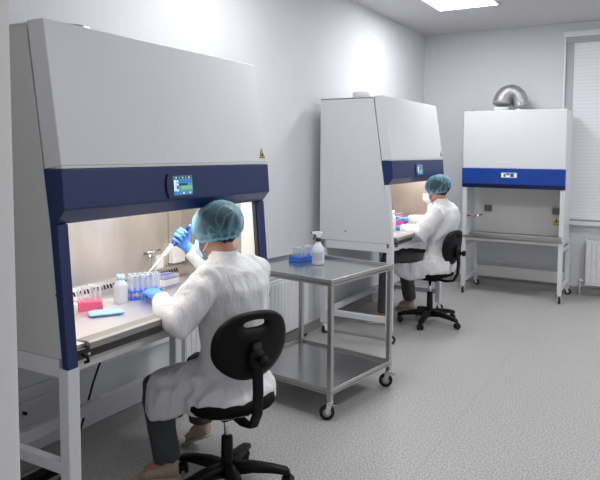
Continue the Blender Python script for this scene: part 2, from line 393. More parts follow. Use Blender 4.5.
# ------------------------------------------------------------------ safety cabinet (two large ones)
def cabinet(label, loc, rz, W, blue_posts, seed):
    t = thing('safety_cabinet', label, 'lab cabinet', loc, rz)
    zb = .845
    for y0 in (0, W-.022):
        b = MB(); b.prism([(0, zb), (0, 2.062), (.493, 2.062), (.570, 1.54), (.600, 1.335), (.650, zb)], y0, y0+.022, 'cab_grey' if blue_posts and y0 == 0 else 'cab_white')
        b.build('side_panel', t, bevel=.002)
    b = MB(); b.prism([(.499, 2.072), (.583, 2.072), (.664, 1.548), (.577, 1.535)], 0, W, 'cab_white'); b.build('front_hood', t, bevel=.004)
    b = MB(); b.prism([(.02, 1.44), (.02, 2.052), (.49, 2.052), (.566, 1.55), (.578, 1.44)], .024, W-.024, 'seam'); b.build('inner_box', t)  # inner box added to block light and see-through at the panel gaps
    MB().box((0, .0, 2.052), (.497, W, 2.066), 'cab_white').build('top_panel', t, bevel=.002)
    MB().box((0, .022, zb), (.012, W-.022, 2.052), 'cab_white').build('rear_panel', t)
    # thin light strip below hood
    b = MB(); b.prism([(.585, 1.538), (.664, 1.538), (.664, 1.548), (.585, 1.548)], .004, W-.004, 'white_in'); b.build('trim_strip', t)
    b = MB(); b.prism([(.572, 1.536), (.666, 1.536), (.678, 1.39), (.634, 1.337), (.602, 1.332)], -.003, W+.003, 'blue'); fa = b.build('control_fascia', t, bevel=.004)
    # display on the sloping fascia face
    yc = W*.47
    sl = math.atan2(.012, .146)
    T = Matrix.Translation((.6735, yc, 1.452)) @ Matrix.Rotation(-sl, 4, 'Y')
    b = MB()
    hw, hh = .103, .052
    pl = [(-hw+.01, -hh), (0, -hh-.004), (hw-.01, -hh), (hw, -hh*.4), (hw+.002, 0), (hw, hh*.4), (hw-.01, hh), (0, hh+.003), (-hw+.01, hh), (-hw, hh*.4), (-hw-.002, 0), (-hw, -hh*.4)]
    b.prism(pl, -.004, .007, 'blue_dark', 'x', T)
    def rect(a0, a1, c0, c1, m, dx=.0085): b.box((.006, a0, c0), (dx, a1, c1), m, T)
    rect(-.062, .064, -.042, .042, 'screen_teal')
    rect(-.058, .060, .028, .040, 'screen_navy', .0092)
    for k in range(5): rect(-.05+k*.022, -.04+k*.022, .031, .037, 'screen_green' if k % 2 else 'screen_white', .0097)
    rect(-.06, -.046, -.024, .024, 'screen_white', .0092)
    for k in range(4): rect(-.044, -.032, .014-k*.013, .022-k*.013, 'screen_white' if k != 2 else 'screen_blue', .0097)
    rect(-.028, .060, .012, .024, 'screen_blue', .0097); rect(-.028, .030, .0, .009, 'screen_navy', .0097)
    rect(-.016, .060, -.018, -.003, 'screen_green', .0102)
    rect(-.06, .062, -.040, -.027, 'screen_blue', .0097)
    for k in range(5): rect(-.05+k*.022, -.038+k*.022, -.037, -.030, 'screen_white' if k in (2, 4) else 'screen_teal', .0106)
    b.build('display', fa)
    # warning triangle on the hood
    sgz = 1.594; sx = .664-(sgz-1.548)*(.081/.517)
    T2 = Matrix.Translation((sx+.0015, W-.046, sgz)) @ Matrix.Rotation(-math.atan2(.081, .517), 4, 'Y')
    b = MB(); b.prism([(-.026, -.024), (.026, -.024), (0, .026)], -.001, .0012, 'ink', 'x', T2)
    b.prism([(-.021, -.021), (.021, -.021), (0, .020)], .0008, .0018, 'yellow', 'x', T2)
    for k in range(3):
        a = PI/2+k*2*PI/3
        b.lathe([(.0055, 0), (.0055, .001)], (0, 0, 0), 'ink', 12, T2 @ Matrix.Translation((.0016, .006*math.cos(a), -.008+.006*math.sin(a))) @ Matrix.Rotation(PI/2, 4, 'Y'))
    b.build('warning_sign', t)
    pm = 'blue' if blue_posts else 'cab_white'
    for y0, y1 in ((-.002, .046), (W-.046, W+.002)):
        b = MB(); b.prism([(.602, 1.336), (.640, 1.336), (.681, .81), (.652, .81)], y0, y1, pm)
        b.build('front_post', t, bevel=.002)
    for y0 in (.046, W-.054):
        b = MB(); b.prism([(.598, 1.336), (.618, 1.336), (.655, .89), (.635, .89)], y0, y0+.008, 'seam' if y0 > .5 else 'steel'); b.build('sash_rail', t)
    # chamber
    b = MB(); b.box((.1, .03, .88), (.11, W-.03, 1.45), 'steel_in')
    for yy in (W*.34, W*.875): b.box((.11, yy, .9), (.1115, yy+.003, 1.44), 'steel_dark')
    b.build('back_lining', t)
    for y0 in (.024, W-.05):
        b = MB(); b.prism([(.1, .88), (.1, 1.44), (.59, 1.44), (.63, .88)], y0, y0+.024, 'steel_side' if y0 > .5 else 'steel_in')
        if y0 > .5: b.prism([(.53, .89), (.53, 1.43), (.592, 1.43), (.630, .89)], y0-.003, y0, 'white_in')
        b.build('side_lining', t)
    MB().box((.1, .03, 1.43), (.58, W-.03, 1.445), 'white_in').build('chamber_ceiling', t)
    b = MB()
    b.tube([(.53, .1, 1.405), (.53, W-.1, 1.405)], .013, 'tube'); b.build('lamp_tube', t)
    # rear grille: raised slotted ledge
    b = MB(); b.prism([(.11, .885), (.11, .955), (.125, .955), (.15, .90), (.15, .885)], .05, W-.05, 'steel')
    n = int((W-.2)/.021)
    dx, dz = .025, -.055; L = math.hypot(dx, dz); ang = math.atan2(.025, .055)
    for k in range(n):
        yy = .1+k*.021
        T3 = Matrix.Translation((.1385, yy, .9285)) @ Matrix.Rotation(-ang, 4, 'Y')
        b.box((-.001, 0, -.012), (.0015, .009, .010), 'slot', T3)
    b.build('rear_grille', t)
    # work surface and front edge
    b = MB(); b.box((.11, .05, .868), (.655, W-.05, .885), 'worktop'); b.build('work_surface', t, bevel=.002)
    b = MB()
    b.prism([(.60, .868), (.60, .8865), (.668, .892), (.682, .886), (.684, .862), (.676, .862), (.672, .872)], .10, W-.10, 'edge')
    b.build('front_edge', t, bevel=.002)
    b = MB()
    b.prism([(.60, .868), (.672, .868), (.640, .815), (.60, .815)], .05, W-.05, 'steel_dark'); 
    b.prism([(.640, .81), (.640, .822), (.636, .822), (.60, .818), (.60, .81)], .05, W-.05, 'steel')
    b.build('apron', t, bevel=.0015)
    b = MB(); b.tube([(.668, .075, .848), (.69, .080, .842), (.69, .085, .822), (.672, .085, .815)], .006, 'black'); b.tube([(.675, .1, .85), (.675, .1, .85-.012)], .007, 'chrome'); b.build('latch', t)
    # gas tap and sockets on back lining
    b = MB(); ty = W*.735
    b.tube([(.11, ty, 1.05), (.15, ty, 1.05), (.16, ty-.01, 1.045), (.16, ty-.012, 1.02)], .008, 'chrome', 10)
    b.tube([(.14, ty, 1.055), (.145, ty+.085, 1.062)], .006, 'chrome', 8); b.lathe([(.012, 0), (.012, .012)], (.14, ty, 1.055), 'chrome', 12); b.build('gas_tap', t)
    b = MB(); b.box((.11, ty+.06, .95), (.135, ty+.13, 1.03), 'cab_grey'); b.box((.135, ty+.068, .958), (.138, ty+.122, 1.022), 'white_pl'); b.build('socket_cover', t, bevel=.003)
    b = MB(); b.box((.11, W-.17, .97), (.15, W-.07, 1.08), 'white_pl'); b.build('socket_cover', t, bevel=.003)
    # stand
    g = 'cab_white'; sg = 'cab_white'
    low = (.405, .450) if blue_posts else (.175, .225)
    ft = .10
    for x0, x1 in ((.628, .678), (.01, .06)):
        for y0 in (.0, W-.055):
            if blue_posts and x0 > .3 and y0 > .1: continue
            MB().box((x0, y0, ft), (x1, y0+.055, .81 if x0 > .3 else .77), g).build('stand_leg', t, bevel=.004)
    for y0 in (.002, W-.048):
        MB().box((.06, y0, .772), (.628, y0+.046, zb-.002), sg).build('stand_beam', t, bevel=.004)
        if not (blue_posts and y0 > .1): MB().box((.06, y0+.005, low[0]), (.628, y0+.041, low[1]), sg).build('stand_rail', t, bevel=.004)
    rz_ = (.27, .33) if blue_posts else (.17, .215)
    MB().box((.015, .055, rz_[0]), (.055, W-.055, rz_[1]), sg).build('stand_rail', t, bevel=.004)
    MB().box((.015, .055, .77), (.055, W-.055, .84), sg).build('stand_beam', t, bevel=.004)
    MB().box((.60, .055, .772), (.626, W-.055, .812), 'cab_grey').build('stand_beam', t, bevel=.003)
    for x in (.653, .035):
        for y in (.0275, W-.0275):
            if blue_posts and x > .3 and y > .1: continue
            caster(t, x, y, .1, .3 if x > .3 else 1.1, 'white_pl', .036)
    return t

C1 = cabinet('large white safety cabinet in the foreground with blue control band and blue posts', (.193, 1.502, 0), .0161, 1.368, True, 1)
C2 = cabinet('white safety cabinet with blue control band where the far masked person works', (.094, 4.862, 0), 0, 1.36, False, 2)
# exhaust collars on the tops
b = MB(); b.box((.46, .10, 2.066), (.54, .30, 2.082), 'foil'); b.lathe([(.07, 2.066), (.07, 2.085), (.06, 2.088)], (.48, .22, 0), 'foil', 24); b.build('exhaust_collar', C1)
b = MB(); b.lathe([(.075, 2.066), (.075, 2.112), (.068, 2.115)], (.34, .10, 0), 'white_pl', 24); b.build('exhaust_collar', C2)
# small screw plug on the side of the far cabinet
b = MB(); b.lathe([(.006, 0), (.006, .004)], (0, 0, 0), 'seam', 10, Matrix.Translation((.25, 0, .93)) @ Matrix.Rotation(PI/2, 4, 'X')); b.build('screw_cap', C2)
b = MB(); b.lathe([(.005, 0), (.005, .004)], (0, 0, 0), 'seam', 10, Matrix.Translation((.63, 0, 1.08)) @ Matrix.Rotation(PI/2, 4, 'X')); b.build('screw_cap', C1)
for yy, X0, W_, C_ in ((2.2, .72, 1.3, 'c1'), (5.54, .6, 1.3, 'c2')):
    area('chamber_lamp', (X0-.06, yy, 1.415), (0, math.radians(12), 0), .12, 1.15, 7.5 if C_ == 'c1' else 6.5, (1, .95, .89))

# ------------------------------------------------------------------ third cabinet
def cabinet3():
    W, D = 1.087, .567
    t = thing('safety_cabinet', 'smaller unused white safety cabinet with bright blue band under the silver duct', 'lab cabinet', (.704, 7.7415, 0), -PI/2-.013)
    for y0 in (0, W-.02):
        b = MB(); b.prism([(.14, .665), (.14, 2.07), (D-.01, 2.07), (D-.01, 1.43), (D-.012, .665)], y0, y0+.02, 'cab_white'); b.build('side_panel', t, bevel=.002)
    MB().box((D-.03, 0, 1.436), (D, W, 2.074), 'cab_white').build('front_hood', t, bevel=.004)
    MB().box((.0, .02, 2.055), (D-.03, W-.02, 2.07), 'cab_white').build('top_panel', t)
    MB().box((.02, .022, 1.3), (D-.03, W-.022, 2.05), 'cab_white').build('inner_box', t)
    b = MB(); b.prism([(D-.03, 1.434), (D+.012, 1.434), (D+.012, 1.262), (D-.03, 1.262)], -.006, W+.006, 'blue3')
    b.prism([(D-.03, 1.262), (D+.012, 1.262), (D-.006, 1.217), (D-.03, 1.217)], -.006, W+.006, 'blue_dark'); fa = b.build('control_fascia', t, bevel=.003)
    b = MB(); b.box((D+.012, .43, 1.335), (D+.016, .60, 1.392), 'lcd')
    for k, (a0, a1, c0, c1) in enumerate(((.44, .452, 1.345, 1.385), (.46, .475, 1.345, 1.375), (.485, .52, 1.370, 1.385), (.485, .52, 1.345, 1.358), (.53, .565, 1.345, 1.385), (.575, .59, 1.35, 1.38))):
        b.box((D+.0155, a0, c0), (D+.0168, a1, c1), 'lcdink' if k in (1, 2, 4) else 'screen_white')
    b.build('display', fa)
    MB().box((.08, .02, .66), (.09, W-.02, 1.3), 'white_in').build('back_lining', t)
    for y0 in (.0205, W-.0445):
        MB().box((D-.05, y0, .67), (D-.015, y0+.024, 1.3), 'cab_white').build('front_post', t)
    for yy in (.135, .90):
        b = MB(); b.box((.09, yy, .915), (.115, yy+.085, .99), 'socket_grey')
        for q in (0, 1): b.box((.115, yy+.006+q*.04, .925), (.118, yy+.038+q*.04, .982), 'steel_dark')
        b.build('socket', t, bevel=.003)
    T2 = Matrix.Translation((.092, .945, .845)); b = MB()
    b.box((-.001, -.04, -.058), (.001, .04, .045), 'white_in', T2)
    b.prism([(-.036, -.03), (.036, -.03), (0, .04)], .0008, .002, 'yellow', 'x', T2); b.prism([(-.010, -.02), (.010, -.02), (0, .018)], .0018, .003, 'ink', 'x', T2)
    b.box((.0008, -.036, -.052), (.002, .036, -.036), 'dyellow', T2); b.build('warning_sign', t)
    b = MB(); b.tube([(D-.1, -.02, .88), (D-.1, .06, .885)], .008, 'black', 8); b.tube([(D-.1, .06, .885), (D-.12, .12, .885)], .008, 'red_pl', 8); b.tube([(D-.12, .12, .885), (D-.12, .16, .89)], .01, 'chrome', 8); b.tube([(D-.12, .16, .89), (D-.11, .20, .905)], .006, 'black', 8); b.build('gas_tap', t)
    b = MB(); b.box((.05, .01, .645), (D+.0, W-.01, .668), 'steel'); b.prism([(D-.02, .725), (D+.03, .712), (D+.034, .668), (D-.02, .67)], .10, W-.012, 'steel'); b.build('work_tray', t, bevel=.003)
    g = 'cab_white'
    for x0, x1 in ((D-.046, D-.002), (0, .044)):
        for y0 in (0, W-.045):
            MB().box((x0, y0, .10), (x1, y0+.045, .665), g).build('stand_leg', t, bevel=.003)
    for y0 in (.002, W-.043):
        for z0, z1 in ((.62, .66), (.545, .58), (.13, .17)):
            MB().box((.044, y0, z0), (D-.046, y0+.041, z1), g).build('stand_rail', t, bevel=.003)
    MB().box((.01, .045, .12), (.035, W-.045, .25), 'cab_grey').build('stand_rail', t, bevel=.003)
    MB().box((D-.04, .045, .615), (D-.01, W-.045, .645), 'cab_grey').build('stand_beam', t, bevel=.003)
    for x in (D-.024, .022):
        for y in (.0225, W-.0225): caster(t, x, y, .1, .2 if x > .3 else 1.3, 'white_pl', .034)
    return t
C3 = cabinet3()

# flexible duct arching on top of cabinet 3
def duct():
    t = thing('exhaust_duct', 'silver flexible ribbed duct arching on top of the far cabinet', 'duct', (1.12, 7.5, 2.075))
    b = MB(); N = 96; seg = 28; rings = []
    path = []
    for i in range(N+1):
        a = PI - (PI*1.0)*i/N
        Rm = .088
        x = Rm*math.cos(a)+.012; z = .09 + .125*math.sin(a)
        y = -.05 + .13*i/N
        path.append(V((x, y, z)))
    for i, p in enumerate(path):
        d = (path[min(i+1, N)]-path[max(i-1, 0)]).normalized()
        u = V((0, 1, 0)); u = (u-d*u.dot(d)).normalized(); v = d.cross(u)
        r = .096 + .0045*math.sin(i*2*PI/4)
        rings.append([p+(u*math.cos(2*PI*k/seg)+v*math.sin(2*PI*k/seg))*r for k in range(seg)])
    b.rings(rings, 'foil'); b.build('hose', t)
    b = MB(); b.lathe([(.092, 0), (.092, .045), (.09, .05)], (-.08, -.05, 0), 'white_pl', 28); b.build('collar', t)
    b = MB(); b.lathe([(.094, 0), (.094, .03), (.09, .035)], (.10, .08, 0), 'foil', 28); b.build('clamp_ring', t)
    return t
duct()
tag(MB().tube([(.78+.10*math.cos(a), 7.45+.10*math.sin(a), 2.085+.006*math.sin(3*a)) for a in [k*2*PI/24 for k in range(23)]], .0075, 'foil', 8).build('cable_loop', org=None), 'thin grey cable loop lying on top of the far cabinet', 'cable')

# ------------------------------------------------------------------ radiators
def radiator(label, loc, rz, L, Hh, z0, grp):
    t = thing('radiator', label, 'radiator', loc, rz, grp)
    b = MB(); b.box((0, 0, z0), (L, .006, z0+Hh), 'radiator')
    n = int(L/.05)
    for k in range(n):
        x = (k+.5)*L/n
        b.prism([(x-.016, -.006), (x+.016, -.006), (x+.02, 0), (x-.02, 0)], z0+.03, z0+Hh-.03, 'radiator', 'z')
    b.box((0, .006, z0), (L, .012, z0+Hh), 'radiator'); b.build('front_panel', t, bevel=.002)
    b = MB(); b.box((0, .012, z0+Hh-.012), (L, .075, z0+Hh), 'radiator')
    for k in range(int(L/.03)): b.box((.015+k*.03, .024, z0+Hh-.003), (.030+k*.03, .062, z0+Hh+.0005), 'slot')
    b.build('top_grille', t)
    b = MB()
    b.box((0, .07, z0), (L, .076, z0+Hh-.01), 'radiator'); b.build('rear_panel', t)
    for x in (0, L-.004): MB().box((x, .008, z0+.01), (x+.004, .074, z0+Hh-.012), 'radiator').build('side_cover', t)
    b = MB(); b.tube([(-.005, .04, z0+.04), (-.05, .04, z0+.04), (-.055, .04, z0+.03), (-.055, .04, .0)], .009, 'white_pl', 10)
    b.lathe([(.016, z0+.02), (.018, z0+.05), (.014, z0+.06)], (-.05, .04, 0), 'white_pl', 14); b.build('valve', t)
    return t
radiator('long white radiator on the left wall behind the steel trolley', (.105, 3.05, 0), PI/2, 1.6, .45, .15, None)
radiator('white radiator below the window blind', (1.955, 7.705, 0), 0, 1.2, .51, .128, None)

# wall socket and cables beneath cabinet 1
so = thing('wall_socket', 'small white wall socket with a black plug beneath the nearest cabinet', 'socket', (0, 1.95, .31))
MB().box((0, -.06, -.07), (.012, .13, .05), 'wall').build('plate', so, bevel=.003)
b = MB(); b.lathe([(.009, 0), (.008, .02)], (0, 0, 0), 'black', 14, Matrix.Translation((.012, .0, 0)) @ Matrix.Rotation(PI/2, 4, 'Y')); b.build('plug', so)
tag(MB().tube([(.28, 2.42, .79), (.20, 2.38, .62), (.13, 2.34, .49), (.11, 2.30, .37), (.12, 2.25, .27), (.13, 2.22, .22), (.13, 2.19, .15), (.15, 2.15, .05), (.21, 2.02, .012), (.26, 1.85, .012), (.24, 1.66, .012)], .006, 'rubber', 8).build('power_cable'), 'black power cable hanging down the wall under the nearest cabinet', 'cable')
b = MB(); b.box((.10, 1.75, .002), (.16, 2.12, .04), 'black')
for k in range(5): b.lathe([(.018, .04), (.018, .042)], (.13, 1.80+k*.065, 0), 'slot', 14)
tag(b.build('power_strip', bevel=.004), 'black power strip on the floor under the nearest cabinet', 'power strip')
tag(MB().tube([(.03, 4.75, .012), (.06, 4.45, .012), (.05, 4.2, .012), (.12, 3.9, .012), (.10, 3.5, .012), (.14, 3.1, .012)], .008, 'rubber', 8).build('floor_cable'), 'black cable along the left wall under the radiator', 'cable')

# ------------------------------------------------------------------ trolley
def trolley():
    t = thing('steel_trolley', 'stainless steel two-tier trolley on castors between the two people', 'trolley', (.688, 3.690, 0), math.radians(-8.2))
    hx, hy = .398, .36
    def tray(name, z, rim, drop):
        b = MB()
        b.box((-hx, -hy, z-.012), (hx, hy, z), 'steel_tray')
        e = .012
        for lo, hi in (((-hx, -hy, z-drop), (hx, -hy+e, z+rim)), ((-hx, hy-e, z-drop), (hx, hy, z+rim)), ((-hx, -hy+e, z-drop), (-hx+e, hy-e, z+rim)), ((hx-e, -hy+e, z-drop), (hx, hy-e, z+rim))):
            b.box(lo, hi, 'steel_leg')
        return b.build(name, t, bevel=.003)
    tray('table_top', .832, .020, .022); tray('lower_shelf', .172, .018, .018)
    for x in (-hx+.017, hx-.017):
        for y in (-hy+.017, hy-.017):
            MB().box((x-.015, y-.015, .11), (x+.015, y+.015, .812), 'steel_leg').build('leg', t, bevel=.003)
            caster(t, x, y, .118, {(-1, -1): .4, (1, -1): 3.85, (1, 1): 3.5, (-1, 1): 1.0}[(1 if x > 0 else -1, 1 if y > 0 else -1)], 'chrome', .046, True)
    return t
TR = trolley()

# tube rack helper
def tube_rack(label, loc, rz, L, Wd, h, base, nx, ny, cl, th=.06, cap=None, legs=False, grp=None, tr=.007, hollow=False):
    t = thing('tube_rack', label, 'tube rack', loc, rz, grp)
    b = MB()
    if legs:
        b.box((-L/2, -Wd/2, 0), (L/2, Wd/2, .006), base); b.box((-L/2, -Wd/2, h-.008), (L/2, Wd/2, h), base)
        for x in (-L/2+.004, L/2-.004, 0):
            for y in (-Wd/2+.004, Wd/2-.004): b.box((x-.004, y-.004, 0), (x+.004, y+.004, h), base)
    else:
        b.prism([(-L/2, 0), (L/2, 0), (L/2-.006, h), (-L/2+.006, h)], -Wd/2, Wd/2, base)
        for i in range(nx):
            for j in range(ny):
                b.lathe([(.008, h), (.008, h+.0012)], (-L/2+(i+.5)*L/nx, -Wd/2+(j+.5)*Wd/ny, 0), 'slot' if False else base, 12)
    b.build('rack', t, bevel=.002)
    for i, j in cl:
        x = -L/2+(i+.5)*L/nx; y = -Wd/2+(j+.5)*Wd/ny
        z1 = h+th
        b = MB(); b.lathe([(.002, max(.01, h-.05)), (tr*.8, max(.02, h-.035)), (tr, h-.01), (tr, z1), (tr+.002, z1), (tr+.002, z1+.006), (tr, z1+.007)], (x, y, 0), 'tubeclear', 14)
        tt = tag(b.build('test_tube', org=None), '', 'test tube')
        tt.matrix_world = Matrix.Translation(loc) @ Matrix.Rotation(rz, 4, 'Z')
        tt['_k'] = 1; pend.append((tt, t))
    return t
pend = []
ZT = .885
rk1 = tube_rack('pink red tube rack on the left of the nearest work surface', (.475, 1.965, ZT), .9, .115, .07, .042, 'red_pl', 6, 4, [(0, 1), (1, 2), (3, 3), (4, 2), (5, 3)], .058)
n0 = len(pend)
for tt, _ in pend: tt['label'] = 'clear tube standing in the pink red rack'; tt['group'] = 'clear tubes in the pink red rack'
rk2 = tube_rack('bright blue tube rack held by the gloved left hand', (.52, 2.265, ZT), 1.05, .155, .07, .045, 'blue_pl', 6, 3, [(i, j) for i in range(6) for j in (0, 2) if i < 6], .07, legs=True, tr=.0085)
for tt, _ in pend[n0:]: tt['label'] = 'clear tube standing in the bright blue rack'; tt['group'] = 'clear tubes in the bright blue rack'
n1 = len(pend)
rk3 = tube_rack('blue tube rack on the steel trolley behind the spray bottle', (.50, 3.90, .834), 1.35, .25, .10, .034, 'blue_pl2', 8, 4, [(i, j) for i in (1, 2, 4, 5, 6) for j in (0, 2, 3)], .055, tr=.008)
for tt, _ in pend[n1:]: tt['label'] = 'clear tube in the blue rack on the trolley'; tt['group'] = 'clear tubes in the rack on the trolley'
for tt, _ in pend: del tt['_k']

def pack():
    b = MB(); N, K = 14, 10; vs = []; fs = []
    for s in (1, -1):
        for i in range(N+1):
            for j in range(K+1):
                u, v = i/N, j/K; e = min(u, 1-u, v, 1-v)
                z = .009 + s*(.0015 + .0075*min(1, e*7)) + .0012*noise.noise(V((u*6, v*6, s)))
                vs.append(((u-.5)*.15, (v-.5)*.085, z))
    m = (N+1)*(K+1)
    for i in range(N):
        for j in range(K):
            a = i*(K+1)+j
            fs.append((a, a+K+1, a+K+2, a+1)); fs.append((m+a, m+a+1, m+a+K+2, m+a+K+1))
    bd = [i*(K+1) for i in range(N+1)]+[N*(K+1)+j for j in range(1, K+1)]+[i*(K+1)+K for i in range(N-1, -1, -1)]+[j for j in range(K-1, 0, -1)]
    for q in range(len(bd)):
        a, c = bd[q], bd[(q+1) % len(bd)]; fs.append((a, c, m+c, m+a))
    b.faces(vs, fs, 'bag', True)
    o = b.build('wipe_pack'); o.location = (.60, 1.945, ZT); o.rotation_euler = (0, 0, 1.0)
    return tag(o, 'flat light blue soft pack lying in front of the pink red rack', 'pack')
pack()

def bottle(name, label, loc, r, h, body, capm, cat):
    t = thing(name, label, cat, loc)
    b = MB(); b.lathe([(r*.9, 0), (r, .006), (r, h*.62), (r*.96, h*.68), (r*.55, h*.8), (r*.45, h*.83), (r*.45, h*.88)], (0, 0, 0), body, 28); b.build('body', t)
    b = MB(); b.lathe([(r*.55, h*.84), (r*.58, h*.86), (r*.56, h), (r*.5, h)], (0, 0, 0), capm, 24); b.build('cap', t)
    return t
bottle('reagent_bottle', 'clear round bottle with pale blue cap between the pink and blue racks', (.50, 2.13, ZT), .033, .135, 'bottle', 'lblue', 'bottle')
# small white vial left
b = MB(); b.lathe([(.012, 0), (.013, .05), (.011, .055)], (0, 0, 0), 'white_pl', 16); o = b.build('small_vial'); o.location = (.50, 1.86, ZT); tag(o, 'small white vial beside the left post next to the pink red rack', 'vial')
# tip box
def tipbox(loc, rz, label):
    t = thing('pipette_tip_box', label, 'tip box', loc, rz)
    b = MB(); b.box((-.06, -.045, 0), (.06, .045, .045), 'white_pl'); b.box((-.061, -.046, .004), (.061, .046, .012), 'violet'); b.build('base', t, bevel=.004)
    b = MB(); b.box((-.058, -.043, .047), (.058, .043, .062), 'bottle'); b.box((-.059, -.044, .045), (.059, .044, .049), 'violet'); b.box((-.04, -.03, .062), (.04, .03, .063), 'violet'); b.build('lid', t, bevel=.004)
tipbox((.42, 2.53, ZT), 1.6, 'white tip box with violet bands on the work surface beside the raised arm')

# spray bottle on trolley
def spray():
    t = thing('spray_bottle', 'white spray bottle with navy trigger on the steel trolley', 'spray bottle', (.655, 3.80, .834), .4)
    b = MB(); b.lathe([(.040, 0), (.043, .006), (.043, .095), (.040, .11), (.026, .135), (.016, .150), (.014, .165)], (0, 0, 0), 'spray', 28); b.build('body', t)
    b = MB(); b.rings([[(.0435*math.cos(a), .0435*math.sin(a), z) for a in [(-2.6+k*1.8/10) for k in range(11)]] for z in (.03, .085)], 'tag', True, False)
    b.build('printed_label', t)
    b = MB(); b.lathe([(.017, .158), (.017, .180), (.012, .182)], (0, 0, 0), 'navy_pl', 18); b.build('collar', t)
    b = MB(); b.prism([(-.045, .207), (-.045, .222), (.01, .226), (.03, .215), (.026, .196), (.010, .182), (-.010, .182), (-.014, .203)], -.011, .011, 'white_pl'); b.build('spray_head', t, bevel=.003)
    b = MB(); b.prism([(-.014, .203), (-.025, .203), (-.030, .188), (-.040, .168), (-.034, .166), (-.022, .186)], -.006, .006, 'navy_pl'); b.box((-.053, -.007, .208), (-.045, .007, .221), 'navy_pl'); b.build('trigger', t, bevel=.002)
spray()

# items inside cabinet 2
tube_p = len(pend)
bottle('reagent_bottle', 'white bottle just inside the far person\'s cabinet', (.55, 5.43, ZT), .027, .19, 'white_pl', 'white_pl', 'bottle')
rkA = tube_rack('magenta tube rack behind the far person\'s gloved hands', (.40, 5.96, ZT), 1.4, .18, .08, .06, 'magenta', 7, 3, [(1, 1), (3, 1), (5, 1)], .05)
rkB = tube_rack('red tube rack deepest in the far person\'s cabinet', (.33, 6.22, ZT), 1.5, .16, .08, .075, 'red_pl', 6, 3, [(1, 1), (3, 1)], .05)
rkC = tube_rack('low pink rack at the front of the far person\'s cabinet', (.56, 5.72, ZT), 1.4, .15, .09, .03, 'magenta', 6, 3, [(2, 1)], .03)
for tt, tp in pend[tube_p:]:
    if '_k' in tt: del tt['_k']
    nm = {rkA: 'magenta rack', rkB: 'deepest red rack', rkC: 'low pink rack'}[tp]
    tt['label'] = 'clear tube in the %s of the far person\'s cabinet' % nm; tt['group'] = 'tubes in the %s' % nm

